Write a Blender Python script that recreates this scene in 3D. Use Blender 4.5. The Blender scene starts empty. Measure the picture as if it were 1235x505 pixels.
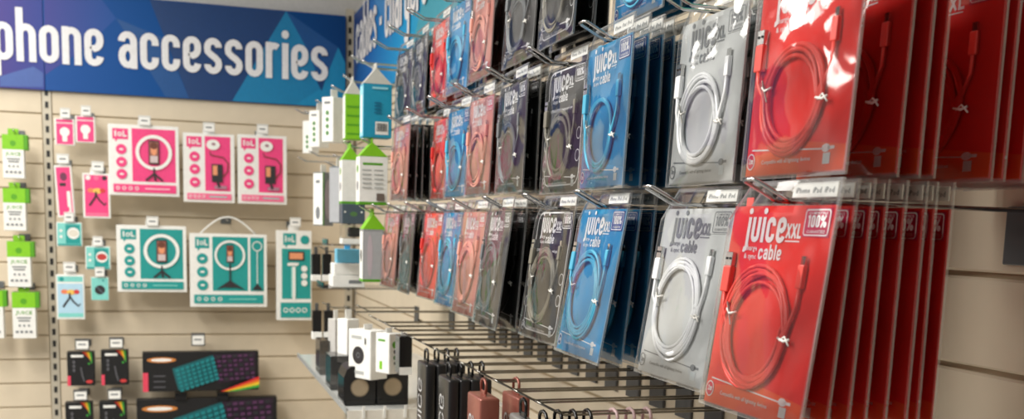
import bpy, bmesh, math, random
from mathutils import Vector, Matrix
random.seed(7)
SC = bpy.context.scene
COL = SC.collection

# ------------------------------------------------------------------ camera
FPX, PX0, PY0, W, H = 1250.0, 617.5, 441.0, 1235, 505
YAW, PITCH, ROLL = math.atan(402 / FPX), math.atan(168 / FPX), 0.027
CAM = Vector((-0.80, -5.0, 1.5))
FWD = Vector((math.sin(YAW) * math.cos(PITCH), math.cos(YAW) * math.cos(PITCH), -math.sin(PITCH)))
R0 = Vector((math.cos(YAW), -math.sin(YAW), 0))
U0 = R0.cross(FWD)
RIGHT = R0 * math.cos(ROLL) + U0 * math.sin(ROLL)
UP = U0 * math.cos(ROLL) - R0 * math.sin(ROLL)
cd = bpy.data.cameras.new('camera')
cam = bpy.data.objects.new('camera', cd)
COL.objects.link(cam)
mw = Matrix((RIGHT, UP, -FWD)).transposed().to_4x4()
mw.translation = CAM
cam.matrix_world = mw
cd.sensor_width = 36
cd.lens = FPX / W * 36
cd.shift_y = (PY0 - H / 2) / W
cd.clip_start = 0.02
cd.dof.use_dof = True
cd.dof.focus_distance = 1.25
cd.dof.aperture_fstop = 8.5
SC.camera = cam

def ray(px, py):
    return FWD + RIGHT * ((px - PX0) / FPX) + UP * ((PY0 - py) / FPX)
def at_y(px, py, Y):
    d = ray(px, py); return CAM + d * ((Y - CAM.y) / d.y)
def at_x(px, py, X):
    d = ray(px, py); return CAM + d * ((X - CAM.x) / d.x)

# ------------------------------------------------------------------ light
SC.view_settings.view_transform = 'Standard'
SC.view_settings.look = 'None'
SC.view_settings.gamma = 1
SC.view_settings.use_curve_mapping = False
SC.view_settings.exposure = -0.4
SC.cycles.transparent_max_bounces = 24
wd = bpy.data.worlds.new('shop_air')
SC.world = wd
wd.use_nodes = True
wd.node_tree.nodes['Background'].inputs[0].default_value = (1.0, 0.985, 0.96, 1)
wd.node_tree.nodes['Background'].inputs[1].default_value = 0.30

def area(name, loc, sx, sy, power, col, rot=(0, 0, 0)):
    l = bpy.data.lights.new(name, 'AREA')
    l.shape = 'RECTANGLE'; l.size = sx; l.size_y = sy; l.energy = power; l.color = col
    o = bpy.data.objects.new(name, l); COL.objects.link(o)
    o.location = loc; o.rotation_euler = rot
    return o
CEIL_Z = 2.95
# ceiling troffers of the shop aisle
for (lx, ly, pw) in ((-1.9, -3.7, 66), (-1.9, -2.2, 52), (-1.9, -0.9, 22), (-3.8, -3.4, 90), (-3.8, -1.4, 48)):
    area('troffer_light', (lx, ly, CEIL_Z - 0.02), 0.6, 1.2, pw * 1.25, (1.0, 0.965, 0.905))

# ------------------------------------------------------------------ materials
def lin(c):
    c = c / 255.0
    return c / 12.92 if c <= 0.04045 else ((c + 0.055) / 1.055) ** 2.4
_m = {}
def M(name, rgb, rough=0.5, metal=0.0, var=0.04, bump=0.0, scale=60.0, coat=0.0, spec=0.5):
    if name in _m: return _m[name]
    m = bpy.data.materials.new(name); m.use_nodes = True
    nt = m.node_tree; b = nt.nodes['Principled BSDF']
    c = [lin(x) for x in rgb]
    tc = nt.nodes.new('ShaderNodeTexCoord')
    nz = nt.nodes.new('ShaderNodeTexNoise'); nz.inputs['Scale'].default_value = scale; nz.inputs['Detail'].default_value = 3
    nt.links.new(tc.outputs['Object'], nz.inputs['Vector'])
    rp = nt.nodes.new('ShaderNodeValToRGB')
    rp.color_ramp.elements[0].position = 0.3; rp.color_ramp.elements[1].position = 0.7
    rp.color_ramp.elements[0].color = [x * (1 - var) for x in c] + [1]
    rp.color_ramp.elements[1].color = [min(1, x * (1 + var)) for x in c] + [1]
    nt.links.new(nz.outputs['Fac'], rp.inputs['Fac'])
    nt.links.new(rp.outputs['Color'], b.inputs['Base Color'])
    b.inputs['Roughness'].default_value = rough
    b.inputs['Metallic'].default_value = metal
    b.inputs['Specular IOR Level'].default_value = spec
    if coat:
        b.inputs['Coat Weight'].default_value = coat; b.inputs['Coat Roughness'].default_value = 0.06
    if bump:
        bp = nt.nodes.new('ShaderNodeBump'); bp.inputs['Strength'].default_value = bump; bp.inputs['Distance'].default_value = 0.002
        nt.links.new(nz.outputs['Fac'], bp.inputs['Height']); nt.links.new(bp.outputs['Normal'], b.inputs['Normal'])
    _m[name] = m
    return m

def grad_mat(name, stops, axis=0, lo=0.0, hi=1.0, rough=0.5):
    """printed colour blend along one local axis"""
    m = bpy.data.materials.new(name); m.use_nodes = True
    nt = m.node_tree; b = nt.nodes['Principled BSDF']
    tc = nt.nodes.new('ShaderNodeTexCoord'); sp = nt.nodes.new('ShaderNodeSeparateXYZ')
    nt.links.new(tc.outputs['Object'], sp.inputs[0])
    mr = nt.nodes.new('ShaderNodeMapRange'); mr.inputs['From Min'].default_value = lo; mr.inputs['From Max'].default_value = hi
    nt.links.new(sp.outputs[axis], mr.inputs['Value'])
    rp = nt.nodes.new('ShaderNodeValToRGB')
    e = rp.color_ramp.elements
    while len(e) < len(stops): e.new(0.5)
    for i, (p, c) in enumerate(stops):
        e[i].position = p; e[i].color = [lin(x) for x in c] + [1]
    nt.links.new(mr.outputs[0], rp.inputs['Fac']); nt.links.new(rp.outputs['Color'], b.inputs['Base Color'])
    b.inputs['Roughness'].default_value = rough
    b.inputs['Specular IOR Level'].default_value = 0.2
    return m

def film_mat(name, tint=(1, 1, 1), base=0.03, haze=0.04, rough=0.07, bump=0.25, scale=35.0, gain=1.0):
    m = bpy.data.materials.new(name); m.use_nodes = True
    nt = m.node_tree; nt.nodes.remove(nt.nodes['Principled BSDF']); out = nt.nodes['Material Output']
    tr = nt.nodes.new('ShaderNodeBsdfTransparent'); tr.inputs[0].default_value = (*tint, 1)
    gl = nt.nodes.new('ShaderNodeBsdfGlossy'); gl.inputs['Roughness'].default_value = rough
    df = nt.nodes.new('ShaderNodeBsdfDiffuse'); df.inputs[0].default_value = (0.85, 0.87, 0.88, 1)
    tc = nt.nodes.new('ShaderNodeTexCoord')
    nz = nt.nodes.new('ShaderNodeTexNoise'); nz.inputs['Scale'].default_value = scale; nz.inputs['Detail'].default_value = 2
    nz.inputs['Distortion'].default_value = 0.6
    nt.links.new(tc.outputs['Object'], nz.inputs['Vector'])
    bp = nt.nodes.new('ShaderNodeBump'); bp.inputs['Strength'].default_value = bump; bp.inputs['Distance'].default_value = 0.004
    nt.links.new(nz.outputs['Fac'], bp.inputs['Height'])
    nt.links.new(bp.outputs['Normal'], gl.inputs['Normal'])
    fr = nt.nodes.new('ShaderNodeFresnel'); fr.inputs['IOR'].default_value = 1.5
    nt.links.new(bp.outputs['Normal'], fr.inputs['Normal'])
    ma = nt.nodes.new('ShaderNodeMath'); ma.operation = 'MULTIPLY_ADD'
    ma.inputs[1].default_value = gain; ma.inputs[2].default_value = base; ma.use_clamp = True
    nt.links.new(fr.outputs[0], ma.inputs[0])
    m1 = nt.nodes.new('ShaderNodeMixShader'); m1.inputs[0].default_value = haze
    nt.links.new(tr.outputs[0], m1.inputs[1]); nt.links.new(df.outputs[0], m1.inputs[2])
    m2 = nt.nodes.new('ShaderNodeMixShader')
    nt.links.new(ma.outputs[0], m2.inputs[0]); nt.links.new(m1.outputs[0], m2.inputs[1]); nt.links.new(gl.outputs[0], m2.inputs[2])
    nt.links.new(m2.outputs[0], out.inputs['Surface'])
    return m

CREAM = M('slat_cream', (216, 202, 178), 0.55, var=0.03, scale=14)
CREAM2 = M('slat_cream_core', (190, 172, 142), 0.7)
WHITE = M('white_card', (236, 236, 232), 0.5)
PAPER = M('ticket_paper', (240, 240, 236), 0.6)
INKW = M('white_ink', (228, 228, 230), 0.55)
INKG = M('grey_ink', (120, 124, 128), 0.55)
INKK = M('black_ink', (22, 22, 24), 0.5)
CHROME = M('chrome_wire', (200, 200, 200), 0.14, 1.0)
STEEL = M('dark_steel_wire', (150, 147, 140), 0.22, 1.0)
PLATE = M('grey_plate', (104, 108, 110), 0.45, 0.2)
PLATED = M('dark_plate', (86, 86, 86), 0.5, 0.2)
CEILM = M('ceiling_paint', (216, 214, 212), 0.9)
BLACK = M('black_plastic', (18, 18, 20), 0.25)
BLACKM = M('black_matt_card', (20, 20, 22), 0.45)
LIME = M('lime_card', (128, 196, 24), 0.5)
LIMED = M('dark_lime_card', (84, 158, 22), 0.5)
PINK = M('pink_print', (236, 66, 130), 0.5)
TEAL = M('teal_print', (24, 150, 146), 0.5)
TEALL = M('pale_teal_print', (128, 208, 200), 0.5)
SKY = M('pale_blue_print', (176, 212, 232), 0.5)
SKIN = M('peach_print', (226, 150, 108), 0.5)
WALLW = M('wall_paint', (200, 199, 197), 0.85)
FILM = film_mat('clear_film', base=0.02, haze=0.012, rough=0.075, bump=0.28, scale=16.0, gain=1.05)
SEAL = film_mat('sealed_film_edge', base=0.05, haze=0.13, rough=0.2, bump=0.1)
ACRYL = film_mat('clear_acrylic', base=0.02, haze=0.02, rough=0.05, bump=0.0)
SMOKE = film_mat('smoked_acrylic', tint=(0.35, 0.34, 0.33), base=0.03, haze=0.04, rough=0.08, bump=0.0)

# ------------------------------------------------------------------ mesh builder
class MB:
    def __init__(self): self.v = []; self.f = []; self.m = []; self.mats = []
    def mi(self, mat):
        if mat not in self.mats: self.mats.append(mat)
        return self.mats.index(mat)
    def face(self, pts, mat):
        k = len(self.v); self.v += [tuple(p) for p in pts]
        self.f.append(tuple(range(k, k + len(pts)))); self.m.append(self.mi(mat))
    def box(self, c, s, mat, rz=0.0):
        cx, cy, cz = c; a, b, d = s[0] / 2, s[1] / 2, s[2] / 2
        co, si = math.cos(rz), math.sin(rz); k = len(self.v)
        for z in (-d, d):
            for x, y in ((-a, -b), (a, -b), (a, b), (-a, b)):
                self.v.append((cx + x * co - y * si, cy + x * si + y * co, cz + z))
        i = self.mi(mat)
        for q in ((0, 3, 2, 1), (4, 5, 6, 7), (0, 1, 5, 4), (1, 2, 6, 5), (2, 3, 7, 6), (3, 0, 4, 7)):
            self.f.append(tuple(k + j for j in q)); self.m.append(i)
        return self
    def bbox(self, c, s, mat, bev=0.002, seg=1, rz=0.0):
        bm = bmesh.new(); bmesh.ops.create_cube(bm, size=1)
        bmesh.ops.scale(bm, vec=s, verts=bm.verts)
        bmesh.ops.bevel(bm, geom=list(bm.edges), offset=min(bev, min(s) * 0.45), segments=seg, affect='EDGES', profile=0.5)
        bm.transform(Matrix.Translation(c) @ Matrix.Rotation(rz, 4, 'Z'))
        self.addbm(bm, mat); return self
    def addbm(self, bm, mat):
        k = len(self.v); bm.verts.ensure_lookup_table()
        for i, v in enumerate(bm.verts): v.index = i; self.v.append(tuple(v.co))
        i = self.mi(mat)
        for f in bm.faces: self.f.append(tuple(k + v.index for v in f.verts)); self.m.append(i)
        bm.free()
    def tube(self, path, r, mat, n=8, closed=False):
        P = [Vector(p) for p in path]; L = len(P); k = len(self.v); i = self.mi(mat)
        t0 = (P[1] - P[0]).normalized()
        nrm = t0.orthogonal().normalized()
        for j, p in enumerate(P):
            a = P[j - 1] if (j > 0 or closed) else p
            b = P[(j + 1) % L] if (j < L - 1 or closed) else p
            t = (b - a).normalized()
            nrm = (nrm - t * nrm.dot(t)); nrm = nrm.normalized() if nrm.length > 1e-6 else t.orthogonal().normalized()
            bn = t.cross(nrm)
            for q in range(n):
                an = 2 * math.pi * q / n
                self.v.append(tuple(p + nrm * (r * math.cos(an)) + bn * (r * math.sin(an))))
        for j in range(L if closed else L - 1):
            j2 = (j + 1) % L
            for q in range(n):
                q2 = (q + 1) % n
                self.f.append((k + j * n + q, k + j * n + q2, k + j2 * n + q2, k + j2 * n + q)); self.m.append(i)
        if not closed:
            self.f.append(tuple(k + q for q in range(n))[::-1]); self.m.append(i)
            self.f.append(tuple(k + (L - 1) * n + q for q in range(n))); self.m.append(i)
        return self
    # flat print in the local x-z plane, facing -y
    def rect(self, x0, z0, x1, z1, y, mat): self.face([(x0, y, z0), (x1, y, z0), (x1, y, z1), (x0, y, z1)], mat); return self
    def poly(self, pts, y, mat): self.face([(a, y, b) for a, b in pts], mat); return self
    def disc(self, cx, cz, rx, rz, y, mat, n=20):
        self.face([(cx + rx * math.cos(2 * math.pi * i / n), y, cz + rz * math.sin(2 * math.pi * i / n)) for i in range(n)], mat); return self
    def ring(self, cx, cz, rx, rz, th, y, mat, n=28):
        pts = [(cx + rx * math.cos(2 * math.pi * i / n), cz + rz * math.sin(2 * math.pi * i / n)) for i in range(n)]
        self.ribbon(pts, th, y, mat, True); return self
    def ribbon(self, pts, th, y, mat, closed=False):
        n = len(pts); L = []; Rr = []
        for i in range(n):
            a = pts[i - 1] if (i > 0 or closed) else pts[i]
            b = pts[(i + 1) % n] if (i < n - 1 or closed) else pts[i]
            dx, dz = b[0] - a[0], b[1] - a[1]; l = math.hypot(dx, dz) or 1
            nx, nz = -dz / l * th / 2, dx / l * th / 2
            L.append((pts[i][0] + nx, y, pts[i][1] + nz)); Rr.append((pts[i][0] - nx, y, pts[i][1] - nz))
        k = len(self.v); self.v += L + Rr; m = self.mi(mat)
        for i in range(n if closed else n - 1):
            j = (i + 1) % n
            self.f.append((k + i, k + n + i, k + n + j, k + j)); self.m.append(m)
        return self
    def frame(self, x0, z0, x1, z1, th, y, mat):
        r = min(x1 - x0, z1 - z0) * 0.12; p = []
        for (cx, cz, a0) in ((x1 - r, z1 - r, 0), (x0 + r, z1 - r, 90), (x0 + r, z0 + r, 180), (x1 - r, z0 + r, 270)):
            for s in range(4):
                a = math.radians(a0 + s * 30); p.append((cx + r * math.cos(a), cz + r * math.sin(a)))
        self.ribbon(p, th, y, mat, True); return self
    def letters(self, s, x, z, xh, y, mat, wsc=1.0, th=0.18, rot=0.0, gap=0.10, width=None):
        paths, tot = layout(s, th, gap)
        k = wsc if width is None else width / (tot * xh)
        co, si = math.cos(rot), math.sin(rot)
        for si_, (pts, closed, dot) in enumerate(paths):
            y -= xh * 0.0012
            q = []
            for a, b in pts:
                a, b = a * xh * k, b * xh
                q.append((x + a * co - b * si, z + a * si + b * co))
            if dot: self.face([(a, y, b) for a, b in q], mat)
            else: self.ribbon(q, th * xh * (0.5 + 0.5 * k), y, mat, closed)
        return tot * xh * k
    def font(self, s, x, z, size, y, mat, width=None, rot=0.0):
        vs, fs, wd_ = font_mesh(s)
        kx = size if width is None else width / wd_
        k = len(self.v); co, si = math.cos(rot), math.sin(rot)
        for a, b in vs:
            a, b = a * kx, b * size
            self.v.append((x + a * co - b * si, y, z + a * si + b * co))
        m = self.mi(mat)
        for f in fs: self.f.append(tuple(k + i for i in f)); self.m.append(m)
        return self
    def mesh(self, name, smooth=False):
        me = bpy.data.meshes.new(name)
        me.from_pydata(self.v, [], self.f); me.update()
        for m in self.mats: me.materials.append(m)
        me.polygons.foreach_set('material_index', self.m)
        if smooth: me.polygons.foreach_set('use_smooth', [True] * len(self.f))
        me.update()
        return me
    def build(self, name, parent=None, smooth=False, **kw):
        return ob(name, self.mesh(name, smooth), parent, **kw)

def ob(name, me, parent=None, loc=None, rot=None):
    o = bpy.data.objects.new(name, me); COL.objects.link(o)
    if parent: o.parent = parent
    if loc is not None: o.location = loc
    if rot is not None: o.rotation_euler = rot
    return o
def tag(o, label, cat, group=None, kind=None):
    if label: o['label'] = label
    if cat: o['category'] = cat
    if group: o['group'] = group
    if kind: o['kind'] = kind
    return o
def thing(name, label, cat, loc=(0, 0, 0), rz=0.0, group=None, rx=0.0):
    o = ob(name, None, None, loc, (rx, 0, rz)); o.empty_display_size = 0.02
    return tag(o, label, cat, group)

_fm = {}
def font_mesh(s):
    if s in _fm: return _fm[s]
    cu = bpy.data.curves.new('t', 'FONT'); cu.body = s; cu.resolution_u = 1; cu.offset = 0.012
    o = bpy.data.objects.new('t', cu)
    me = bpy.data.meshes.new_from_object(o)
    vs = [(v.co.x, v.co.y) for v in me.vertices]; fs = [tuple(p.vertices) for p in me.polygons]
    w_ = max((a for a, b in vs), default=1)
    bpy.data.objects.remove(o); bpy.data.curves.remove(cu); bpy.data.meshes.remove(me)
    _fm[s] = (vs, fs, w_)
    return _fm[s]

def arc(cx, cy, rx, ry, a0, a1, n=8):
    return [(cx + rx * math.cos(math.radians(a0 + (a1 - a0) * i / n)), cy + ry * math.sin(math.radians(a0 + (a1 - a0) * i / n))) for i in range(n + 1)]
def glyph(c, t):
    w = 0.54; l, r = t / 2, w - t / 2; m = w / 2; q = (r - l) / 2; b, u = t / 2, 1 - t / 2
    top = lambda a0=180, a1=0: arc(m, u - q, q, q, a0, a1)
    bot = lambda a0=180, a1=360: arc(m, b + q, q, q, a0, a1)
    o = (top(180, 0) + bot(360, 180), True)
    S = lambda *p: (list(p), False)
    dot = lambda x, y: ([(x + t * 0.62 * math.cos(i * math.pi / 7), y + t * 0.62 * math.sin(i * math.pi / 7)) for i in range(14)], 'dot')
    G = {
        'o': ([o], w), 'n': ([S((l, 0), (l, 1)), (top() + [(r, 0)], False)], w),
        'h': ([S((l, 0), (l, 1.4)), (top() + [(r, 0)], False)], w),
        'p': ([S((l, -0.4), (l, 1)), o], w), 'b': ([S((l, 0), (l, 1.4)), o], w), 'd': ([S((r, 0), (r, 1.4)), o], w),
        'c': ([([(r, 0.66)] + top(0, 180) + bot(180, 360) + [(r, 0.34)], False)], w),
        'e': ([([(r, 0.26)] + bot(340, 180) + top(180, 0) + arc(m - 0.02, u - q - 0.06, q + 0.02, 0.2, 0, -90, 6) + [(m - 0.06, 0.43)], False)], w),
        'a': ([([(l, 0.72)] + top(165, 0) + [(r, 0)], False), (arc(m, 0.33, q, 0.33 - b, 0, 360, 16)[:-1], True)], w),
        's': ([([(r, 0.74)] + top(0, 180) + [(l + 0.01, 0.62), (m - 0.06, 0.53), (m + 0.06, 0.46), (r - 0.01, 0.36)] + bot(360, 180) + [(l, 0.26)], False)], w),
        'r': ([S((l, 0), (l, 1)), (arc(m, u - q, q, q, 180, 50), False)], w * 0.78),
        'i': ([S((l, 0), (l, 1)), dot(l, 1.24)], t), 'l': ([S((l, 0), (l, 1.4))], t),
        'j': ([([(l + 0.1, 1), (l + 0.1, -0.15)] + arc(l + 0.1 - 0.14, -0.15, 0.14, 0.16, 0, -110, 5), False), dot(l + 0.1, 1.24)], t + 0.1),
        'u': ([([(l, 1)] + bot() + [(r, 1)], False)], w), 'y': ([S((l, 1), (m, 0)), S((r, 1), (l + 0.02, -0.4))], w),
        'g': ([o, ([(r, 1), (r, -0.15)] + arc(m, -0.2, q, 0.2, 0, -160, 6), False)], w),
        '-': ([S((0, 0.5), (0.3, 0.5))], 0.3), 'X': ([S((0.04, 0), (w - 0.04, 1.3)), S((w - 0.04, 0), (0.04, 1.3))], w),
        'L': ([S((l, 1.3), (l, 0)), S((0, b), (w * 0.85, b))], w * 0.85),
        '0': ([(arc(m, 1.3 - b - q, q, q, 180, 0) + bot(360, 180), True)], w), '1': ([S((l + 0.1, 0), (l + 0.1, 1.3)), S((l + 0.1, 1.25), (0, 1.05))], t + 0.12),
        '2': ([(arc(m, 1.3 - b - q, q, q, 180, -30) + [(l, b), (r + b, b)], False)], w), '3': ([(arc(m, 1.3 - b - q, q, q, 170, -70) + arc(m, b + q, q, q, 70, -170), False)], w),
        'm': ([S((l, 0), (l, 1)), (arc(m * 0.9, u - q * .8, q * .8, q * .8, 180, 0) + [(m * .9 + q * .8, 0)], False), (arc(m * .9 + q * 1.6, u - q * .8, q * .8, q * .8, 180, 0) + [(m * .9 + q * 2.4, 0)], False)], w * 1.35),
        '%': ([(arc(0.16, 1.0, 0.12, 0.2, 0, 360, 10)[:-1], True), (arc(0.6, 0.3, 0.12, 0.2, 0, 360, 10)[:-1], True), S((0.12, 0), (0.62, 1.3))], 0.74),
    }
    return G[c]
def layout(s, t, gap):
    x = 0; P = []
    for c in s:
        if c == ' ': x += 0.34; continue
        paths, w = glyph(c, t)
        for pts, cl in paths:
            P.append(([(a + x, b) for a, b in pts], cl is True, cl == 'dot'))
        x += w + gap
    return P, x - gap

EYE = CAM.z
# ------------------------------------------------------------------ room shell
def struct(o): o['kind'] = 'structure'; return o
struct(MB().box((-3.0, -3.0, -0.03), (8.0, 8.0, 0.06), M('floor_vinyl', (150, 146, 140), 0.4)).build('floor'))
struct(MB().box((-3.0, -3.3, CEIL_Z + 0.03), (6.6, 6.9, 0.06), CEILM).build('ceiling'))
wb = struct(MB().box((-2.85, 0.045, CEIL_Z / 2), (6.2, 0.05, CEIL_Z), WALLW).build('wall_back'))
wr = struct(MB().box((0.05, -3.0, CEIL_Z / 2), (0.05, 6.3, CEIL_Z), WALLW).build('wall_right'))

MB().box((-1.6, 0.0142, 1.2), (3.2, 0.011, 2.0), CREAM2).build('backing_board', wb)
MB().box((0.0142, -2.82, 1.3), (0.011, 5.6, 1.6), CREAM2).build('backing_board', wr)
# slats of the back wall: two bays either side of the slotted upright
zl = [at_y(30, 136, 0).z, at_y(30, 404.5, 0).z]
pitch_b = (zl[0] - zl[1]) / 9
SIGN_B = at_y(185, 116.5, -0.02).z; SIGN_T = at_y(300, 9.0, -0.02).z
ux = at_y(62, 300, 0).x
def slat_mesh(length, h, axis, mat=CREAM):
    bm = bmesh.new(); bmesh.ops.create_cube(bm, size=1)
    s = (length, 0.009, h) if axis == 'x' else (0.009, length, h)
    bmesh.ops.scale(bm, vec=s, verts=bm.verts)
    ed = [e for e in bm.edges if abs((e.verts[0].co - e.verts[1].co)[0 if axis == 'x' else 1]) > length * 0.5]
    bmesh.ops.bevel(bm, geom=ed, offset=0.0025, segments=1, affect='EDGES')
    b = MB(); b.addbm(bm, mat); return b.mesh('slat')
for (xa, xb) in ((-3.2, ux - 0.022), (ux + 0.022, -0.012)):
    me = slat_mesh(xb - xa, pitch_b - 0.006, 'x')
    for k in range(-2, 17):
        zc = zl[0] - (k + 0.5) * pitch_b
        if zc < 0.2: break
        ob('slat', me, wb, ((xa + xb) / 2, 0.0045, zc))
def upright(name, x, label):
    b = MB(); b.box((0, 0, 0), (0.036, 0.014, 2.3), M('upright_metal', (196, 188, 170), 0.4, 0.1))
    o = b.build(name, wb, loc=(x, 0.004, 1.33))
    s = MB()
    for k in range(44):
        s.rect(-0.007, 1.12 - k * 0.052 - 0.028, 0.007, 1.12 - k * 0.052, -0.0075, INKK)
    s.build('slot_row', o)['kind'] = 'stuff'
    o['label'] = label
upright('upright', ux, 'cream slotted upright strip with black slots')
upright('upright', -0.03, 'slotted upright strip in the corner')

# slats of the right wall
GRV = EYE - 0.037
mer = slat_mesh(5.6, 0.094, 'y')
for k in range(-9, 7):
    zc = GRV + 0.05 + k * 0.1
    if zc + 0.05 > SIGN_B + 0.1: continue
    ob('slat', mer, wr, (0.0045, -2.82, zc))

# ------------------------------------------------------------------ fascia signs
def sign_left():
    xa, xj, xb = -3.2, at_y(53, 60, -0.02).x, at_y(417, 70, -0.02).x
    zb, zt = SIGN_B, SIGN_T
    y = -0.022
    def P(px, py): p = at_y(px, py, y); return (p.x - xj, p.z - zb)
    hgt = zt - zb
    mat_base = grad_mat('fascia_blue', [(0.0, (28, 78, 148)), (0.45, (0, 74, 142)), (1.0, (0, 60, 120))], 0, 0, xb - xj)
    for nm, x0, x1, lab in (('fascia_sign', xa, xj - 0.001, 'purple and blue end panel of the phone accessories fascia'),
                            ('fascia_sign', xj + 0.001, xb, 'blue faceted fascia board reading phone accessories over the slat wall')):
        t = thing(nm, lab, 'sign', (xj, 0, zb))
        mb = mat_base if x0 > xa else grad_mat('fascia_violet', [(0.0, (104, 62, 128)), (0.7, (90, 62, 128)), (1.0, (58, 72, 144))], 0, -1.2, 0)
        b = MB(); b.bbox(((x0 + x1) / 2 - xj, -0.01, hgt / 2), (x1 - x0, 0.022, hgt), mb, 0.001); b.build('board', t)
        f = MB(); e = 0.0004
        if x0 > xa:
            d1, d2, l1, l2 = (M('facet_deep', (0, 54, 110), 0.45), M('facet_mid', (0, 74, 138), 0.45), M('facet_light', (0, 122, 172), 0.45), M('facet_cyan', (4, 134, 184), 0.45))
            vio = grad_mat('facet_violet', [(0, (70, 72, 142)), (1, (40, 84, 154))], 0, 0, 0.3)
            def clip(pts): return [(min(max(a, 0.002), xb - xj - 0.002), min(max(c, 0.002), hgt - 0.002)) for a, c in pts]
            yy = -0.0212
            f.poly(clip([P(53, -10), P(118, -10), P(140, 22), P(100, 60), P(53, 90)]), yy, vio)
            f.poly(clip([P(180, -10), P(228, 121), P(285, 123), P(345, 10), P(300, -2)]), yy, d1)
            f.poly(clip([P(140, 22), P(200, 119), P(228, 121), P(196, 45)]), yy, d2)
            f.poly(clip([P(345, 9), P(280, 123), P(356, 128), P(388, 106), P(372, 62)]), yy - e, l1)
            f.poly(clip([P(408, 57), P(388, 106), P(356, 128), P(417, 132), P(417, 76)]), yy - e, l2)
            f.poly(clip([P(345, 9), P(372, 62), P(388, 106), P(408, 57)]), yy - e, d2)
            f.poly(clip([P(382, 98), P(392, 98), P(388, 110)]), yy - 2 * e, d1)
        else:
            vi2 = M('facet_plum', (78, 58, 122), 0.45)
            f.poly([(-0.9, hgt - 0.01), (-0.25, hgt - 0.01), (-0.45, 0.01), (-0.8, 0.01)], -0.0212, vi2)
            f.poly([P(0, 92), P(40, 80), P(52, 88), P(52, 105), P(0, 104)], -0.0212, M('facet_periwinkle', (58, 88, 158), 0.45))
        f.build('facet_print', t)
    # lettering: world positions from the photograph, laid on the board
    p0, p1 = at_y(20.6, 74, y), at_y(395, 98.5, y)
    zbase = (p0.z + p1.z) / 2 - zb
    xh = (at_y(62, 30, y).z - at_y(62, 76, y).z)
    wt = p1.x - p0.x
    # 'phone accessories' with the p left of the h
    _, tall = layout('hone accessories', 0.19, 0.10)
    k = wt / (tall * xh)
    b = MB(); b.letters('hone accessories', p0.x - xj, zbase, xh, -0.0235, INKW, wsc=k, th=0.19)
    wp = (0.54 + 0.10) * xh * k
    b.letters('p', p0.x - xj - wp, zbase, xh, -0.0235, INKW, wsc=k, th=0.19)
    b.build('lettering', t)
sign_left()

def sign_right():
    X = -0.022
    p0, p1 = at_x(429.6, 78.4, X), at_x(517, 14, X)
    zb, zt = SIGN_B, SIGN_T
    ya, yb = -0.06, -4.6
    t = thing('fascia_sign', 'blue to green fascia board reading cables - chargers above the hooks', 'sign', (0, ya, zb), -math.pi / 2)
    hgt = zt - zb; ln = ya - yb
    gm = grad_mat('fascia_sea', [(0.0, (14, 72, 140)), (0.10, (16, 104, 182)), (0.25, (26, 150, 208)), (0.42, (52, 158, 166)), (1.0, (60, 160, 140))], 0, 0, ln)
    b = MB(); b.bbox((ln / 2, -0.01, hgt / 2), (ln, 0.022, hgt), gm, 0.001); b.build('board', t)
    f = MB()
    f.poly([(0.02, hgt - .01), (0.42, hgt - .01), (0.03, 0.1)], -0.0213, M('facet_navy', (12, 58, 122), 0.45))
    f.poly([(0.5, hgt - .01), (1.1, hgt - .01), (0.9, 0.16)], -0.0213, M('facet_azure', (40, 130, 198), 0.45))
    f.poly([(1.2, 0.01), (1.7, hgt - .01), (2.3, 0.01)], -0.0213, M('facet_aqua', (56, 152, 172), 0.45))
    f.build('facet_print', t)
    zbase = p0.z - zb
    xh = 0.175
    wt = p0.y - p1.y
    b = MB(); b.letters('cables - chargers', ya - p0.y, zbase, xh, -0.0235, INKW, th=0.19, width=wt)
    b.build('lettering', t)
    b = MB(); b.letters('l', ya - at_x(531, 18, X).y, zbase, xh, -0.0235, INKW, wsc=1.0, th=0.19)
    b.build('lettering', t)
sign_right()

# ------------------------------------------------------------------ wire hooks
def hook_meshes(L, mat, half=0.0105, r=0.0018):
    b = MB()
    b.tube([(-half, -0.002, 0), (-half, -L + 0.034, 0), (-half, -L + 0.028, 0.002), (-half, -L, 0.016), (-half * 0.7, -L - 0.003, 0.0175), (half * 0.7, -L - 0.003, 0.0175),
            (half, -L, 0.016), (half, -L + 0.028, 0.002), (half, -L + 0.034, 0), (half, -0.002, 0)], r, mat, 7)
    w_ = b.mesh('wire', True)
    p = MB(); p.bbox((0, -0.0025, -0.024), (0.056, 0.005, 0.058), PLATE if mat is CHROME else PLATED, 0.001)
    return w_, p.mesh('backplate')
HL = 0.33
HK_CH = hook_meshes(HL, CHROME); HK_ST = hook_meshes(HL, STEEL)
HK_SH = hook_meshes(0.30, STEEL)
def right_hook(t, z, label, kit=HK_CH, group='double wire hooks on the side wall'):
    h = thing('wire_hook', label, 'hook', (-0.001, CAM.y + t, z), -math.pi / 2, group)
    ob('wire', kit[0], h); bp = ob('backplate', kit[1], h)
    if t < 0.9: bp.scale.x = 2.0
    return h

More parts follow.
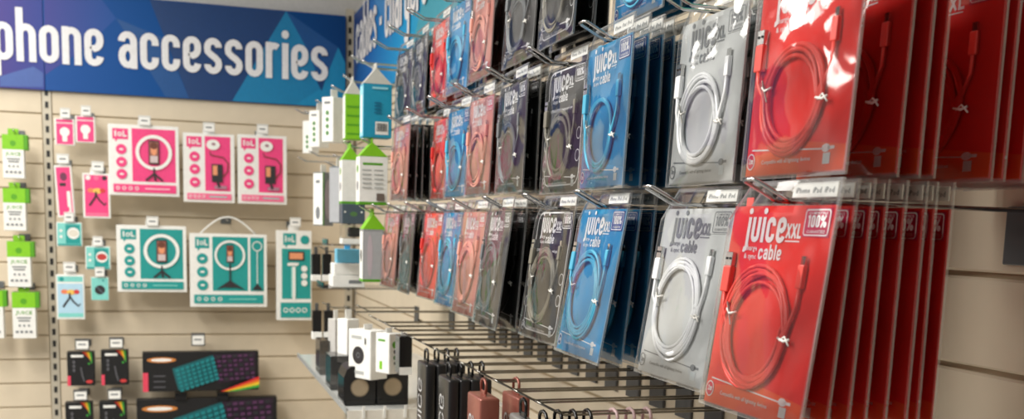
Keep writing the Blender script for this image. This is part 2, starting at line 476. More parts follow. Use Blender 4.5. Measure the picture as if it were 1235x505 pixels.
# ------------------------------------------------------------------ cable packs
VAR = {
    'red':   dict(card=(226, 30, 22), foot=(232, 84, 28), cable=(228, 72, 62), badge=(196, 24, 84), ink=INKW),
    'white': dict(card=(196, 199, 199), foot=(200, 203, 203), cable=(232, 234, 236), badge=(196, 198, 198), ink=INKG),
    'blue':  dict(card=(16, 134, 184), foot=(30, 148, 204), cable=(72, 172, 206), badge=(22, 64, 140), ink=INKW),
    'black': dict(card=(20, 20, 22), foot=(20, 20, 22), cable=(30, 30, 32), badge=(30, 30, 32), ink=INKW),
    'dark':  dict(card=(62, 62, 64), foot=(58, 58, 60), cable=(104, 108, 112), badge=(52, 52, 54), ink=INKW),
    'pink':  dict(card=(196, 132, 122), foot=(186, 116, 108), cable=(222, 154, 138), badge=(206, 76, 92), ink=INKW),
    'coral': dict(card=(224, 66, 50), foot=(224, 66, 50), cable=(206, 40, 36), badge=(206, 30, 60), ink=INKW),
    'frame': dict(card=(26, 26, 28), foot=(26, 26, 28), cable=(120, 116, 104), badge=(40, 40, 42), ink=INKW),
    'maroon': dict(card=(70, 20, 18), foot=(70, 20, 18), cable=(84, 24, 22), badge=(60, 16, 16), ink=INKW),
}
def pouch_mesh(h, seed):
    rnd = random.Random(seed); nx, nz = 16, 22; b = MB(); w = 0.164
    zt, zb = 0.018, 0.018 - h
    ph = [rnd.uniform(0, 6.28) for _ in range(6)]
    def lb(z): return -w / 2 + max(0.0, z - (zt - 0.034)) * 0.95
    def dep(u, v):
        e = min(u, 1 - u, v, 1 - v); e = min(1, e / 0.07)
        coil = math.exp(-(((u - 0.5) / 0.36) ** 4) - (((v - 0.38) / 0.34) ** 4))
        wr_ = 0.0009 * math.sin(9 * u + ph[0] + 3 * v) + 0.0008 * math.sin(13 * v + ph[1] - 5 * u) + 0.0006 * math.sin(21 * u + 8 * v + ph[2])
        return -(0.0016 + e * (0.0016 + 0.0052 * coil + wr_))
    for j in range(nz + 1):
        v = j / nz; z = zb + (zt - zb) * v
        for i in range(nx + 1):
            u = i / nx; x = lb(z) + (w / 2 - lb(z)) * u
            b.v.append((x, dep(u, v), z))
    m = b.mi(FILM)
    for j in range(nz):
        for i in range(nx):
            a = j * (nx + 1) + i
            if b.v[a][2] < 0.004 and b.v[a + nx + 1][2] > -0.003 and b.v[a][0] < 0.0135 and b.v[a + 1][0] > -0.0135: continue  # hang slot
            b.f.append((a, a + 1, a + nx + 2, a + nx + 1)); b.m.append(m)
    return b.mesh('pouch', True)
def seal_mesh(h):
    b = MB(); w = 0.164; zt, zb = 0.018, 0.018 - h; y = 0.0006
    out = [(-w / 2, zb), (w / 2, zb), (w / 2, zt), (-w / 2 + 0.0323, zt), (-w / 2, zt - 0.034)]
    cx, cz = 0, (zt + zb) / 2
    inn = [(-w / 2 + 0.0032, zb + 0.004), (w / 2 - 0.0032, zb + 0.004), (w / 2 - 0.0032, zt - 0.004), (-w / 2 + 0.0333, zt - 0.004), (-w / 2 + 0.0032, zt - 0.036)]
    for yy in (y, -0.0018):
        for i in range(5):
            j = (i + 1) % 5
            b.face([(out[i][0], yy, out[i][1]), (out[j][0], yy, out[j][1]), (inn[j][0], yy, inn[j][1]), (inn[i][0], yy, inn[i][1])], SEAL)
    for i in range(5):
        j = (i + 1) % 5
        b.face([(out[i][0], y, out[i][1]), (out[j][0], y, out[j][1]), (out[j][0], -0.0018, out[j][1]), (out[i][0], -0.0018, out[i][1])], SEAL)
    return b.mesh('seal')
def coil_path(h, loops, seed):
    rnd = random.Random(seed); cz = -0.113; rx, rz_ = (0.046, 0.045) if h < 0.2 else (0.050, 0.053)
    pts = [(0.051, -0.0035, cz + 0.040), (0.0505, -0.0035, cz + 0.024)]
    n = 26; ox = oz = 0; k1 = 0
    tot = int(n * (loops + 0.5))
    for i in range(tot + 1):
        a = -2 * math.pi * i / n
        lp = i / n
        s = 1 - 0.05 * ((int(lp) * 3) % 4) - 0.02 * math.sin(lp * 2.1 + seed)
        ox = -0.006 + 0.0035 * math.sin(lp * 1.9 + seed * 2); oz = 0.0035 * math.cos(lp * 2.3 + seed)
        pts.append((rx * s * math.cos(a) + ox, -0.0032 - 0.0012 * abs(math.sin(lp * 1.3 + seed)), cz + rz_ * s * math.sin(a) + oz))
    lx = pts[-1]
    pts += [(-0.0615, -0.0045, lx[2] + 0.015), (-0.0625, -0.0045, cz + 0.030)]
    return pts, cz
_packs = {}
def pack_kit(var, h, length_txt):
    key = (var, h)
    if key in _packs: return _packs[key]
    V = VAR[var]; ink = V['ink']; zb = 0.018 - h
    CARD = M('card_' + var, V['card'], 0.45, var=0.03, scale=25, coat=0.15)
    FOOT = M('card_foot_' + var, V['foot'], 0.45, coat=0.15)
    CAB = M('cable_' + var, V['cable'], 0.42)
    BAD = M('badge_' + var, V['badge'], 0.45)
    kit = []
    b = MB(); b.box((0.002, 0, (zb + 0.003 - 0.004) / 2), (0.153, 0.0012, -0.004 - zb - 0.003), CARD)
    b.poly([(-0.0743, zb + 0.0035), (0.0783, zb + 0.0035), (0.0783, zb + 0.024), (0.02, zb + 0.030), (-0.0743, zb + 0.020)], -0.0008, FOOT)
    kit.append(('card', b.mesh('card'), None))
    b = MB(); y = -0.0012
    if var == 'frame':
        b.frame(-0.066, zb + 0.012, 0.074, -0.007, 0.0022, y, ink)
        for (cx, cz_) in ((-0.066, -0.14), (-0.066, -0.11), (0.066, -0.13), (0.066, -0.10)):
            b.disc(cx, cz_, 0.0075, 0.0075, y, BAD); b.ring(cx, cz_, 0.0078, 0.0078, 0.0012, y - .0002, ink, 16)
        b.font('XTRA LONG charge and sync cable', -0.055, -0.064, 0.006, y, ink, width=0.110)
    x0, xh = -0.050, 0.0225
    wj = b.letters('juice', x0, -0.0365, xh, y, ink, th=0.2, width=0.064)
    b.letters('XXL' if h > 0.2 else 'XL', x0 + wj + 0.001, -0.032, 0.0095, y, ink, th=0.2, width=0.022 if h > 0.2 else 0.018)
    b.rect(x0 + wj + 0.001, -0.0352, x0 + wj + (0.022 if h > 0.2 else 0.018), -0.0340, y, ink)
    b.font('charge', x0 + 0.004, -0.0440, 0.007, y, ink, width=0.020)
    b.font('& sync', x0 + 0.004, -0.0515, 0.007, y, ink, width=0.020)
    b.letters('cable', x0 + 0.027, -0.0515, 0.0095, y, ink, th=0.2, width=0.036)
    # foot line with a plug symbol, size roundel, small print
    b.ribbon([(-0.066, zb + 0.027), (0.046, zb + 0.022)], 0.0013, y, ink)
    b.disc(0.051, zb + 0.0225, 0.006, 0.0035, y, ink, 12); b.rect(0.054, zb + 0.0212, 0.063, zb + 0.0238, y, ink)
    b.ring(-0.066, zb + 0.0165, 0.0062, 0.0070, 0.0012, y - 0.0003, ink, 18)
    b.letters(length_txt, -0.0697, zb + 0.0145, 0.0038, y - 0.0003, ink, th=0.22, width=0.0075)
    b.font('Compatible with all lightning devices', -0.048, zb + 0.0135, 0.0052, y, ink, width=0.078)
    b.rect(0.048, zb + 0.0095, 0.058, zb + 0.0185, y, M('pale_icon', (206, 214, 216), 0.5))
    kit.append(('lettering', b.mesh('lettering'), None))
    b = MB(); b.box((0.0565, -0.0009, -0.0185), (0.036, 0.0008, 0.024), BAD)
    b.frame(0.040, -0.029, 0.073, -0.008, 0.0012, -0.0015, ink)
    b.letters('100%', 0.044, -0.0225, 0.0078, -0.0015, ink, th=0.22, width=0.025)
    b.font('GUARANTEED', 0.0437, -0.0273, 0.0038, -0.0015, ink, width=0.026)
    b.font('COMPATIBLE', 0.0437, -0.0117, 0.0030, -0.0015, ink, width=0.026)
    kit.append(('badge', b.mesh('badge'), None))
    b = MB(); b.disc(-0.066, zb + 0.0165, 0.006, 0.0068, -0.0011, M('roundel_' + var, (206, 24, 72) if var == 'red' else V['badge'], 0.45), 18)
    kit.append(('roundel', b.mesh('roundel'), None))
    b = MB(); b.bbox((0.0455, -0.0006, 0.0088), (0.062, 0.0010, 0.0125), PAPER, 0.0002)
    b.font('iPhone  iPad  iPod', 0.019, 0.0062, 0.0068, -0.0013, INKG, width=0.053)
    kit.append(('header_label', b.mesh('header_label'), None))
    pts, cz = coil_path(h, 4 if h < 0.2 else 6, len(_packs) * 1.7)
    b = MB(); b.tube(pts, 0.0022 if h < 0.2 else 0.0019, CAB, 6)
    kit.append(('cable', b.mesh('cable', True), None))
    MET = M('plug_metal', (206, 206, 204), 0.25, 1.0)
    b = MB(); b.bbox((0.051, -0.0036, cz + 0.049), (0.0085, 0.005, 0.020), CAB, 0.0012, 2); b.box((0.051, -0.0036, cz + 0.0625), (0.0062, 0.0018, 0.0075), MET)
    kit.append(('lightning_plug', b.mesh('lightning_plug'), None))
    b = MB(); b.bbox((-0.0625, -0.0042, cz + 0.041), (0.0125, 0.006, 0.024), CAB, 0.0012, 2); b.bbox((-0.0625, -0.0042, cz + 0.0595), (0.0112, 0.0044, 0.013), MET, 0.0004)
    b.box((-0.0655, -0.0068, cz + 0.060), (0.002, 0.001, 0.002), INKK); b.box((-0.0595, -0.0068, cz + 0.060), (0.002, 0.001, 0.002), INKK)
    kit.append(('usb_plug', b.mesh('usb_plug'), None))
    TIE = M('twist_tie', (238, 236, 230), 0.4)
    b = MB(); b.tube([(0.036, -0.0060, cz - 0.004), (0.046, -0.0068, cz - 0.006), (0.052, -0.0055, cz - 0.004)], 0.0013, TIE, 5)
    b.tube([(0.040, -0.0066, cz - 0.006), (0.046, -0.0066, cz - 0.002), (0.054, -0.0066, cz - 0.009)], 0.0009, TIE, 5)
    kit.append(('cable_tie', b.mesh('cable_tie', True), None))
    b = MB(); b.tube([(-0.035, -0.0060, cz + 0.012), (-0.045, -0.0068, cz + 0.010), (-0.052, -0.0055, cz + 0.014)], 0.0013, TIE, 5)
    b.tube([(-0.045, -0.0068, cz + 0.010), (-0.051, -0.0068, cz + 0.020), (-0.040, -0.0068, cz + 0.000)], 0.0009, TIE, 5)
    kit.append(('cable_tie', b.mesh('cable_tie', True), None))
    kit.append(('pouch', pouch_mesh(h, hash(key[0]) % 97 if False else len(_packs)), None))
    kit.append(('seal', seal_mesh(h), 'pouch'))
    _packs[key] = kit
    return kit
def cable_pack(var, h, t, x, z, tilt, yaw, label, size='2m'):
    kit = pack_kit(var, h, size)
    r = thing('cable_pack', label, 'cable pack', (x, CAM.y + t, z), 0, 'cable packs on the side wall hooks')
    r.rotation_euler = (tilt, 0, -math.pi / 2 + yaw)
    r.rotation_mode = 'XYZ'
    po = None
    for nm, me, par in kit:
        o = ob(nm, me, po if par else r)
        if nm == 'pouch': po = o
    return r

ROWZ = [EYE + 0.432, EYE + 0.229, EYE + 0.028]
COLT = [0.80, 1.005, 1.21, 1.415, 1.62, 1.825, 2.03, 2.235, 2.44, 2.645]
CN = ['bright red near', 'silver white near', 'sky blue near', 'black bordered', 'charcoal', 'rose pink', 'blue far', 'coral red far', 'black far', 'dusty pink farthest']
ORD = ['front', 'second', 'third', 'fourth', 'fifth', 'sixth', 'seventh', 'eighth', 'ninth', 'tenth', 'eleventh', 'twelfth', 'thirteenth']
RN = ['top row', 'middle row', 'lower row']
# (row, column, [variants from the front], height, tilt of the front pack, spacing)
STACKS = [
    (0, 2, ['blue'] * 3, 0.195, 2, 0.017, .544), (0, 3, ['frame', 'frame', 'black'], 0.195, 3, 0.02, .515), (0, 4, ['dark', 'black', 'maroon'], 0.194, 3, 0.02, .526),
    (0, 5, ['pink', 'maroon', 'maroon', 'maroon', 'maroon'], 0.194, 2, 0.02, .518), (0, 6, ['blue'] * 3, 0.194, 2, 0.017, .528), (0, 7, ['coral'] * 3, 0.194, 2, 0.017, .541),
    (0, 8, ['dark', 'black', 'black', 'black'], 0.194, 2, 0.02, .543), (0, 9, ['dark', 'black'], 0.194, 2, 0.02, .548),
    (1, 0, ['red'] * 12, 0.199, 3, 0.0195, .515), (1, 1, ['white', 'white', 'black', 'black', 'black'], 0.199, 2.5, 0.018, .535), (1, 2, ['blue'] * 5, 0.199, 2, 0.0165, .503),
    (1, 3, ['frame', 'frame'], 0.199, 2, 0.017, .525), (1, 4, ['dark', 'black', 'black', 'black', 'black'], 0.194, 1, 0.018, .511), (1, 5, ['pink'] * 2, 0.194, 2, 0.017, .518),
    (1, 6, ['blue'] * 2, 0.194, 2, 0.017, .531), (1, 7, ['coral'] * 2, 0.194, 2, 0.017, .545), (1, 8, ['pink', 'black', 'black', 'black', 'black'], 0.194, 2, 0.018, .499),
    (2, 0, ['red'] * 8, 0.210, 7, 0.0165, .50), (2, 1, ['white', 'white', 'black', 'black'], 0.210, 8, 0.018, .528), (2, 2, ['blue'] * 5, 0.210, 9, 0.0165, .504),
    (2, 3, ['frame', 'dark'], 0.210, 7, 0.017, .516), (2, 4, ['dark', 'black', 'black', 'black', 'black'], 0.210, 7, 0.019, .495), (2, 5, ['pink'] * 2, 0.210, 6, 0.017, .51),
    (2, 6, ['blue'] * 2, 0.210, 5, 0.017, .522), (2, 7, ['coral'] * 3, 0.210, 5, 0.017, .532), (2, 8, ['dark', 'black', 'black', 'black'], 0.210, 4, 0.018, .52), (2, 9, ['pink'] * 2, 0.210, 4, 0.018, .52),
]
for (row, colm, vs, h, tilt, sp, dd) in STACKS:
    t = COLT[colm]; z = ROWZ[row]
    right_hook(t, z, f'chrome double wire hook holding the {CN[colm]} cable packs, {RN[row]}')
    big = h > 0.2
    for i, v in enumerate(vs):
        f = math.exp(-i * 0.55)
        tl = -math.radians(tilt * f + random.uniform(0, 0.5))
        yw = math.radians(random.uniform(-2.5, 2.5))
        if i == 0: lab = f'front pack of the {CN[colm]} cable stack in the {RN[row]}'
        else: lab = f'{ORD[i]} pack behind the front one in the {CN[colm]} cable stack, {RN[row]}'
        off = i * sp if (row, colm) != (1, 0) else (0, .050, .066, .082, .134, .150, .166, .182, .200, .218, .236, .25)[i]
        pk = cable_pack(v, h, t + random.uniform(-0.002, 0.002), CAM.x + dd + off, z - 0.0, tl, yw, lab, '3m' if big else '2m')
        if i == 1 and (row, colm) in ((2, 0), (1, 2)):
            MB().bbox((-0.075, 0.0, -0.004), (0.012, 0.001, 0.018), M('cable_' + v, (0, 0, 0)), 0.0004).build('corner_flap', pk)

# ------------------------------------------------------------------ hanging goods on the back wall
def put_art(parent, w, h, items, name='artwork', y0=0.0, rz=0.0, off=(0, 0, 0)):
    """printed face, local x 0..w, z 0..h, facing -y"""
    b = MB()
    for k, it in enumerate(items):
        y = y0 - 0.0004 - 0.0003 * k; c = it[0]
        if c == 'r': b.rect(it[1] * w, it[2] * h, it[3] * w, it[4] * h, y, it[5])
        elif c == 'd': b.disc(it[1] * w, it[2] * h, it[3] * w, it[3] * w, y, it[4])
        elif c == 'e': b.disc(it[1] * w, it[2] * h, it[3] * w, it[4] * h, y, it[5])
        elif c == 'o': b.ring(it[1] * w, it[2] * h, it[3] * w, it[3] * w, it[4] * w, y, it[5])
        elif c == 'p': b.poly([(u * w, v * h) for u, v in it[1]], y, it[2])
        elif c == 'l': b.ribbon([(u * w, v * h) for u, v in it[1]], it[2] * w, y, it[3])
        elif c == 't': b.font(it[1], it[2] * w, it[3] * h, it[4] * h, y, it[6], width=it[5] * w)
        elif c == 's': b.letters(it[1], it[2] * w, it[3] * h, it[4] * h, y, it[6], th=0.24, width=it[5] * w)
    return b.build(name, parent, loc=off, rot=(0, 0, rz))
PEG_G = 'ticketed peg hooks on the back wall'
def peg_hook(px, py, length, label, tick=True, tw=0.05, th=0.042, black=False):
    p = at_y(px, py, -length)
    h = thing('peg_hook', label, 'hook', (p.x, -0.001, p.z), 0, PEG_G)
    b = MB(); b.tube([(0, -0.002, 0), (0, -length + 0.01, 0), (0, -length - 0.004, 0.006)], 0.003, STEEL if black else CHROME, 6); b.build('wire', h, True)
    MB().bbox((0, -0.003, 0), (0.045, 0.006, 0.03), PLATED if black else PLATE, 0.001).build('backplate', h)
    if tick:
        MB().bbox((0, -length - 0.008, 0.012), (tw, 0.003, th), PLATED if black else M('clear_ticket_holder', (214, 214, 210), 0.2), 0.001).build('ticket_holder', h)
        b = MB(); b.rect(-tw * 0.42, 0.012 - th * 0.4, tw * 0.42, 0.012 + th * 0.3, -length - 0.0102, PAPER)
        b.rect(-tw * 0.28, 0.008, tw * 0.25, 0.015, -length - 0.0105, INKG); b.build('price_ticket', h)
    return h
def wall_box(name, label, cat, r, front, depth, items, body=WHITE, tilt=0.0, group=None, hook=None, tab=True, art_name='artwork'):
    x0, z1, x1, z0 = r; ym = (z0 + z1) / 2; xm = (x0 + x1) / 2
    X0, X1 = at_y(x0, ym, -front).x, at_y(x1, ym, -front).x
    Z1, Z0 = at_y(xm, z1, -front).z, at_y(xm, z0, -front).z
    w, h = X1 - X0, Z1 - Z0
    t = thing(name, label, cat, ((X0 + X1) / 2, -front, Z0), 0, group)
    t.rotation_euler = (0, tilt, 0)
    MB().bbox((0, depth / 2, h / 2), (w, depth, h), body, 0.002).build('box', t)
    put_art(t, w, h, items, art_name, off=(-w / 2, 0, 0))
    if tab:
        tm = MB(); tw = min(0.05, w * 0.45)
        tm.poly([(-tw / 2, h), (tw / 2, h), (tw / 2, h + 0.02), (tw * 0.3, h + 0.032), (-tw * 0.3, h + 0.032), (-tw / 2, h + 0.02)], depth * 0.5, body)
        tm.build('hang_tab', t)
    return t, w, h

def logo(u0, v0, u1, v1, col, ink=None):
    du, dv = (u1 - u0), (v1 - v0)
    ink = ink or WHITE
    return [('r', u0, v0, u1, v1, col), ('p', [(u0 + du * .15, v0), (u0 + du * .35, v0), (u0 + du * .2, v0 - dv * .25)], col),
            ('r', u0 + du * .14, v0 + dv * .25, u0 + du * .24, v0 + dv * .8, ink), ('o', u0 + du * .46, v0 + dv * .47, du * .11, du * .07, ink),
            ('r', u0 + du * .66, v0 + dv * .25, u0 + du * .74, v0 + dv * .8, ink), ('r', u0 + du * .66, v0 + dv * .25, u0 + du * .9, v0 + dv * .38, ink)]
def icons(u, vs, r, col):
    out = []
    for v in vs: out += [('d', u, v, r, col), ('r', u - r * .35, v - 0.012, u + r * .35, v + 0.012, WHITE)]
    return out
def foot(u0, v0, u1, v1, col, n=4):
    out = [('r', u0, v0, u1, v1, col)]
    for i in range(n): out.append(('o', u0 + (u1 - u0) * (0.07 + 0.1 * i), (v0 + v1) / 2, 0.022, 0.01, WHITE))
    out.append(('r', u0 + (u1 - u0) * .5, (v0 + v1) / 2 - .008, u0 + (u1 - u0) * .9, (v0 + v1) / 2 + .008, M('faint_print', (250, 200, 215), .5) if col is PINK else TEALL))
    return out
DARKP = M('dark_print', (44, 40, 44), 0.5)
HAIR = M('brown_print', (104, 56, 40), 0.5)
def phone_person(u, v, w, h):
    return [('r', u - w / 2, v - h / 2, u + w / 2, v + h / 2, DARKP), ('r', u - w * .42, v - h * .44, u + w * .42, v + h * .44, M('orange_print', (150, 92, 80), .5)),
            ('e', u, v + h * .1, w * .3, h * .22, SKIN), ('e', u, v + h * .28, w * .36, h * .14, HAIR), ('r', u - w * .35, v - h * .42, u + w * .35, v - h * .14, M('shirt_print', (206, 190, 190), .5))]
def tripod(u, v, w, h):
    return [('l', [(u, v + h), (u, v + h * .4)], 0.025, DARKP), ('l', [(u, v + h * .55), (u - w / 2, v)], 0.03, DARKP), ('l', [(u, v + h * .55), (u + w / 2, v)], 0.03, DARKP), ('l', [(u, v + h * .55), (u + w * .06, v)], 0.03, DARKP)]

def ring_box(label, r, col, hk):
    it = [('r', .33, .2, .95, .95, col)] + logo(.06, .79, .28, .94, col) + icons(.18, (.65, .47, .30), .075, col) + foot(.06, .045, .95, .16, col)
    it += [('o', .64, .62, .235, .05, WHITE)] + phone_person(.64, .62, .15, .34) + tripod(.64, .22, .24, .18)
    wall_box('ring_light_box', label, 'box', r, 0.17, 0.07, it, group='ring light boxes')
    peg_hook((r[0] + r[2]) / 2 + 1, r[1] - 2, 0.17, hk)
ring_box('large white and pink ring light box with a phone in the ring', (131, 151, 216, 236), PINK, 'ticketed peg hook above the large pink ring light box')
ring_box('white and teal ring light box hanging below the pink ring light box', (141, 272, 225, 352), TEAL, 'ticketed peg hook above the teal ring light box')

def holder_box(label, r, hk):
    c = PINK
    it = [('r', .42, .17, .92, .96, c)] + logo(.07, .80, .36, .95, c) + icons(.22, (.66, .48, .29), .1, c) + foot(.07, .04, .93, .13, M('rose_print', (240, 110, 150), .5))
    it += [('e', .58, .84, .13, .075, WHITE), ('e', .59, .85, .04, .022, M('grey_print', (160, 120, 130), .5)),
           ('l', [(.52, .74), (.53, .69), (.78, .66), (.87, .58), (.86, .46), (.76, .38)], .022, HAIR),
           ('r', .55, .30, .76, .56, DARKP), ('r', .57, .40, .66, .54, SKIN), ('r', .60, .20, .84, .25, M('mauve_print', (170, 120, 140), .5)), ('l', [(.66, .3), (.7, .22)], .05, DARKP)]
    wall_box('phone_holder_box', label, 'box', r, 0.16, 0.06, it, group='pink holder boxes')
    peg_hook((r[0] + r[2]) / 2, r[1] - 4, 0.16, hk)
holder_box('pink boxed phone holder with curved arm, next to the pink ring light box', (221, 161, 283, 244), 'peg hook with ticket above the first pink phone holder box')
holder_box('pink boxed phone holder with curved arm, closest to the corner', (287, 163, 346, 246), 'peg hook with ticket above the pink phone holder box near the corner')

# wide teal tripod light box with a cord handle
r = (229, 282, 322, 370)
it = [('r', .29, .22, .75, .96, TEAL), ('r', .78, .22, .96, .96, TEAL)] + logo(.07, .80, .25, .95, TEAL) + icons(.16, (.66, .48, .30), .07, TEAL) + foot(.05, .05, .95, .17, TEAL)
it += [('o', .515, .71, .185, .03, WHITE)] + phone_person(.515, .73, .09, .24) + [('l', [(.515, .6), (.515, .3)], .02, DARKP), ('p', [(.33, .24), (.5, .36), (.53, .36), (.71, .24), (.6, .27), (.43, .27)], DARKP),
       ('o', .87, .84, .06, .012, WHITE), ('l', [(.87, .78), (.87, .3)], .01, WHITE), ('p', [(.80, .24), (.87, .33), (.94, .24)], DARKP)]
tb, tw, th_ = wall_box('tripod_light_box', 'wide white and teal tripod ring light box with a white cord handle', 'box', r, 0.17, 0.07, it, tab=False)
b = MB(); b.tube([(-.12 + .24 * i / 12, .035, th_ + .075 * math.sin(math.pi * i / 12)) for i in range(13)], 0.004, WHITE, 6); b.build('cord_handle', tb, True)
peg_hook(274, 266.0, 0.15, 'peg hook carrying the cord handle of the wide teal box', tick=False)
# tall teal selfie stick box
it = [('r', .14, .24, .97, .80, TEAL)] + logo(.18, .84, .55, .97, TEAL) + [('d', .80, .90, .13, TEAL), ('r', .1, .03, .97, .20, TEAL)]
it += [('o', .25 + .18 * i, .115, .06, .025, WHITE) for i in range(4)] + [('r', .32, .67, .78, .77, DARKP), ('r', .36, .685, .74, .755, SKIN), ('r', .30, .61, .58, .64, WHITE), ('r', .40, .26, .54, .60, TEALL), ('r', .44, .24, .52, .6, WHITE), ('r', .36, .62, .62, .645, WHITE)]
it += [('d', .78, v, .09, WHITE) for v in (.58, .50, .42)]
wall_box('selfie_stick_box', 'tall narrow teal and white selfie stick box by the corner', 'box', (334, 278, 376, 386), 0.17, 0.06, it)
peg_hook(356, 271, 0.17, 'peg hook with ticket above the tall teal box')

# small pink and teal carded goods
def bulb_card(label, r, hk):
    it = [('r', .08, .04, .92, .82, PINK), ('r', .08, .86, .92, .97, PINK), ('d', .5, .5, .25, WHITE), ('r', .38, .14, .62, .4, WHITE)]
    wall_box('bulb_light_card', label, 'box', r, 0.13, 0.02, it, group='small pink cards')
    peg_hook((r[0] + r[2]) / 2 + 1, r[1] - 3, 0.13, hk, tw=0.04)
bulb_card('small pink card with white bulb symbol, beside the slotted upright', (66, 143, 90, 175), 'peg hook of the pink bulb card beside the upright')
bulb_card('small pink card with white bulb symbol, beside the large pink box', (91, 140, 115, 172), 'peg hook of the pink bulb card next to the large pink box')
FLOW = M('flower_print', (232, 130, 90), .5)
def figure(u, v, s):
    return [('e', u - .18 * s, v, .13 * s, .05 * s, FLOW), ('e', u + .05 * s, v - .01, .16 * s, .06 * s, M('yellow_print', (234, 190, 90), .5)), ('e', u + .24 * s, v, .1 * s, .05 * s, M('crimson_print', (206, 60, 60), .5)),
            ('l', [(u, v - .03), (u - .02, v - .14 * s), (u - .25 * s, v - .34 * s)], .07, DARKP), ('l', [(u, v - .1), (u + .12 * s, v - .22 * s), (u + .3 * s, v - .32 * s), (u + .36 * s, v - .27 * s)], .06, DARKP)]
it = [('r', .1, .04, .9, .96, PINK), ('r', .62, .1, .82, .5, WHITE), ('r', .25, .6, .6, .66, DARKP), ('e', .5, .78, .2, .08, M('plum_print', (110, 50, 80), .5)), ('r', .62, .12, .7, .2, PINK)]
wall_box('tripod_card', 'narrow tilted pink card hanging below the pink bulb cards', 'box', (69, 199, 90, 262), 0.13, 0.02, it, tilt=-0.05)
peg_hook(76, 195, 0.13, 'peg hook above the narrow tilted pink card', tw=0.05)
it = [('r', .07, .04, .93, .96, PINK), ('d', .2, .9, .09, WHITE), ('d', .5, .9, .09, M('rose_print', (240, 110, 150), .5)), ('d', .8, .9, .09, DARKP), ('r', .1, .05, .9, .12, M('rose_print', (240, 110, 150), .5))] + figure(.48, .62, 1)
wall_box('flower_holder_box', 'pink box with flowers and dark legs of a walking figure', 'box', (100, 209, 133, 263), 0.13, 0.03, it)
peg_hook(118, 204, 0.13, 'peg hook above the pink walking figure box')
it = [('r', .05, .84, .95, .96, TEALL), ('r', .05, .05, .95, .8, SKY), ('r', .05, .05, .95, .14, TEALL), ('d', .2, .9, .08, TEAL)] + figure(.48, .62, 1)
wall_box('flower_holder_box', 'pale blue box with flowers and dark legs of a walking figure', 'box', (68, 331, 102, 385), 0.13, 0.03, it)
peg_hook(84, 325, 0.13, 'peg hook above the pale blue walking figure box')
def mini(label, r, dotc, hk, plain=False):
    if plain: it = [('r', 0.02, .02, .98, .98, TEALL), ('e', .5, .45, .3, .2, DARKP), ('l', [(.3, .6), (.55, .4), (.7, .3)], .05, M('slate_print', (90, 110, 120), .5)), ('d', .7, .85, .06, TEAL)]
    else: it = [('r', .04, .03, .97, .97, TEALL), ('r', .36, .12, .92, .9, TEAL), ('d', .66, .55, .24, WHITE), ('e', .66, .55, .2, .14, dotc), ('d', .18, .65, .06, WHITE), ('d', .18, .4, .06, WHITE), ('r', .04, .03, .97, .1, TEAL)]
    wall_box('lens_box', label, 'box', r, 0.13, 0.03, it, group='small teal boxes')
    peg_hook((r[0] + r[2]) / 2, r[1] - 3, 0.13, hk, tw=0.04)
mini('small teal box with a white round picture, under the tilted pink card', (68, 268, 99, 297), M('ivory_print', (220, 214, 200), .5), 'peg hook above the white picture teal box')
mini('small teal box with a red round picture', (103, 297, 133, 325), M('red_print', (190, 60, 56), .5), 'peg hook above the red picture teal box')
mini('smallest teal card with a dark leaf shaped item', (110, 334, 131, 362), None, 'peg hook above the smallest teal card', True)

# lime and white packs at the far left
for i, (r, lab) in enumerate((((3, 162, 29, 215), 'lime topped white hanging pack, uppermost of its column'), ((4, 227, 31, 278), 'lime topped white hanging pack, second from the top of its column'),
                              ((9, 291, 37, 346), 'lime topped white hanging pack, third from the top of its column'), ((15, 352, 43, 408), 'lime topped white hanging pack, lowest of its column'),
                              ((-23, 350, 4, 408), 'lime topped white pack cut off by the edge of the picture'))):
    it = [('r', 0, .66, 1, 1, LIME), ('d', .5, .8, .14, LIMED), ('t', 'JUICE', .16, .52, .11, .7, LIMED), ('r', .2, .43, .8, .46, INKG), ('r', .25, .37, .75, .40, INKG)]
    it += [('r', .12 + .2 * k, .12, .24 + .2 * k, .17, INKG) for k in range(4)] + [('d', .3, .28, .05, INKG), ('d', .5, .28, .05, INKG), ('d', .7, .28, .05, INKG)]
    t, w, h = wall_box('cable_box', lab, 'box', r, 0.16, 0.05, it, tab=False, group='lime topped packs')
    b = MB(); b.bbox((0.008, 0.024, h * .83), (w + 0.016, 0.046, h * .34), LIMED, 0.002)
    b.bbox((0, 0.02, h + 0.012), (w * .5, 0.004, 0.026), LIME, 0.001)
    b.build('lid', t)
    peg_hook((r[0] + r[2]) / 2, r[1] - 4, 0.17, f'peg hook of the {["uppermost", "second", "third", "lowest", "cut off"][i]} lime topped pack', tick=False)

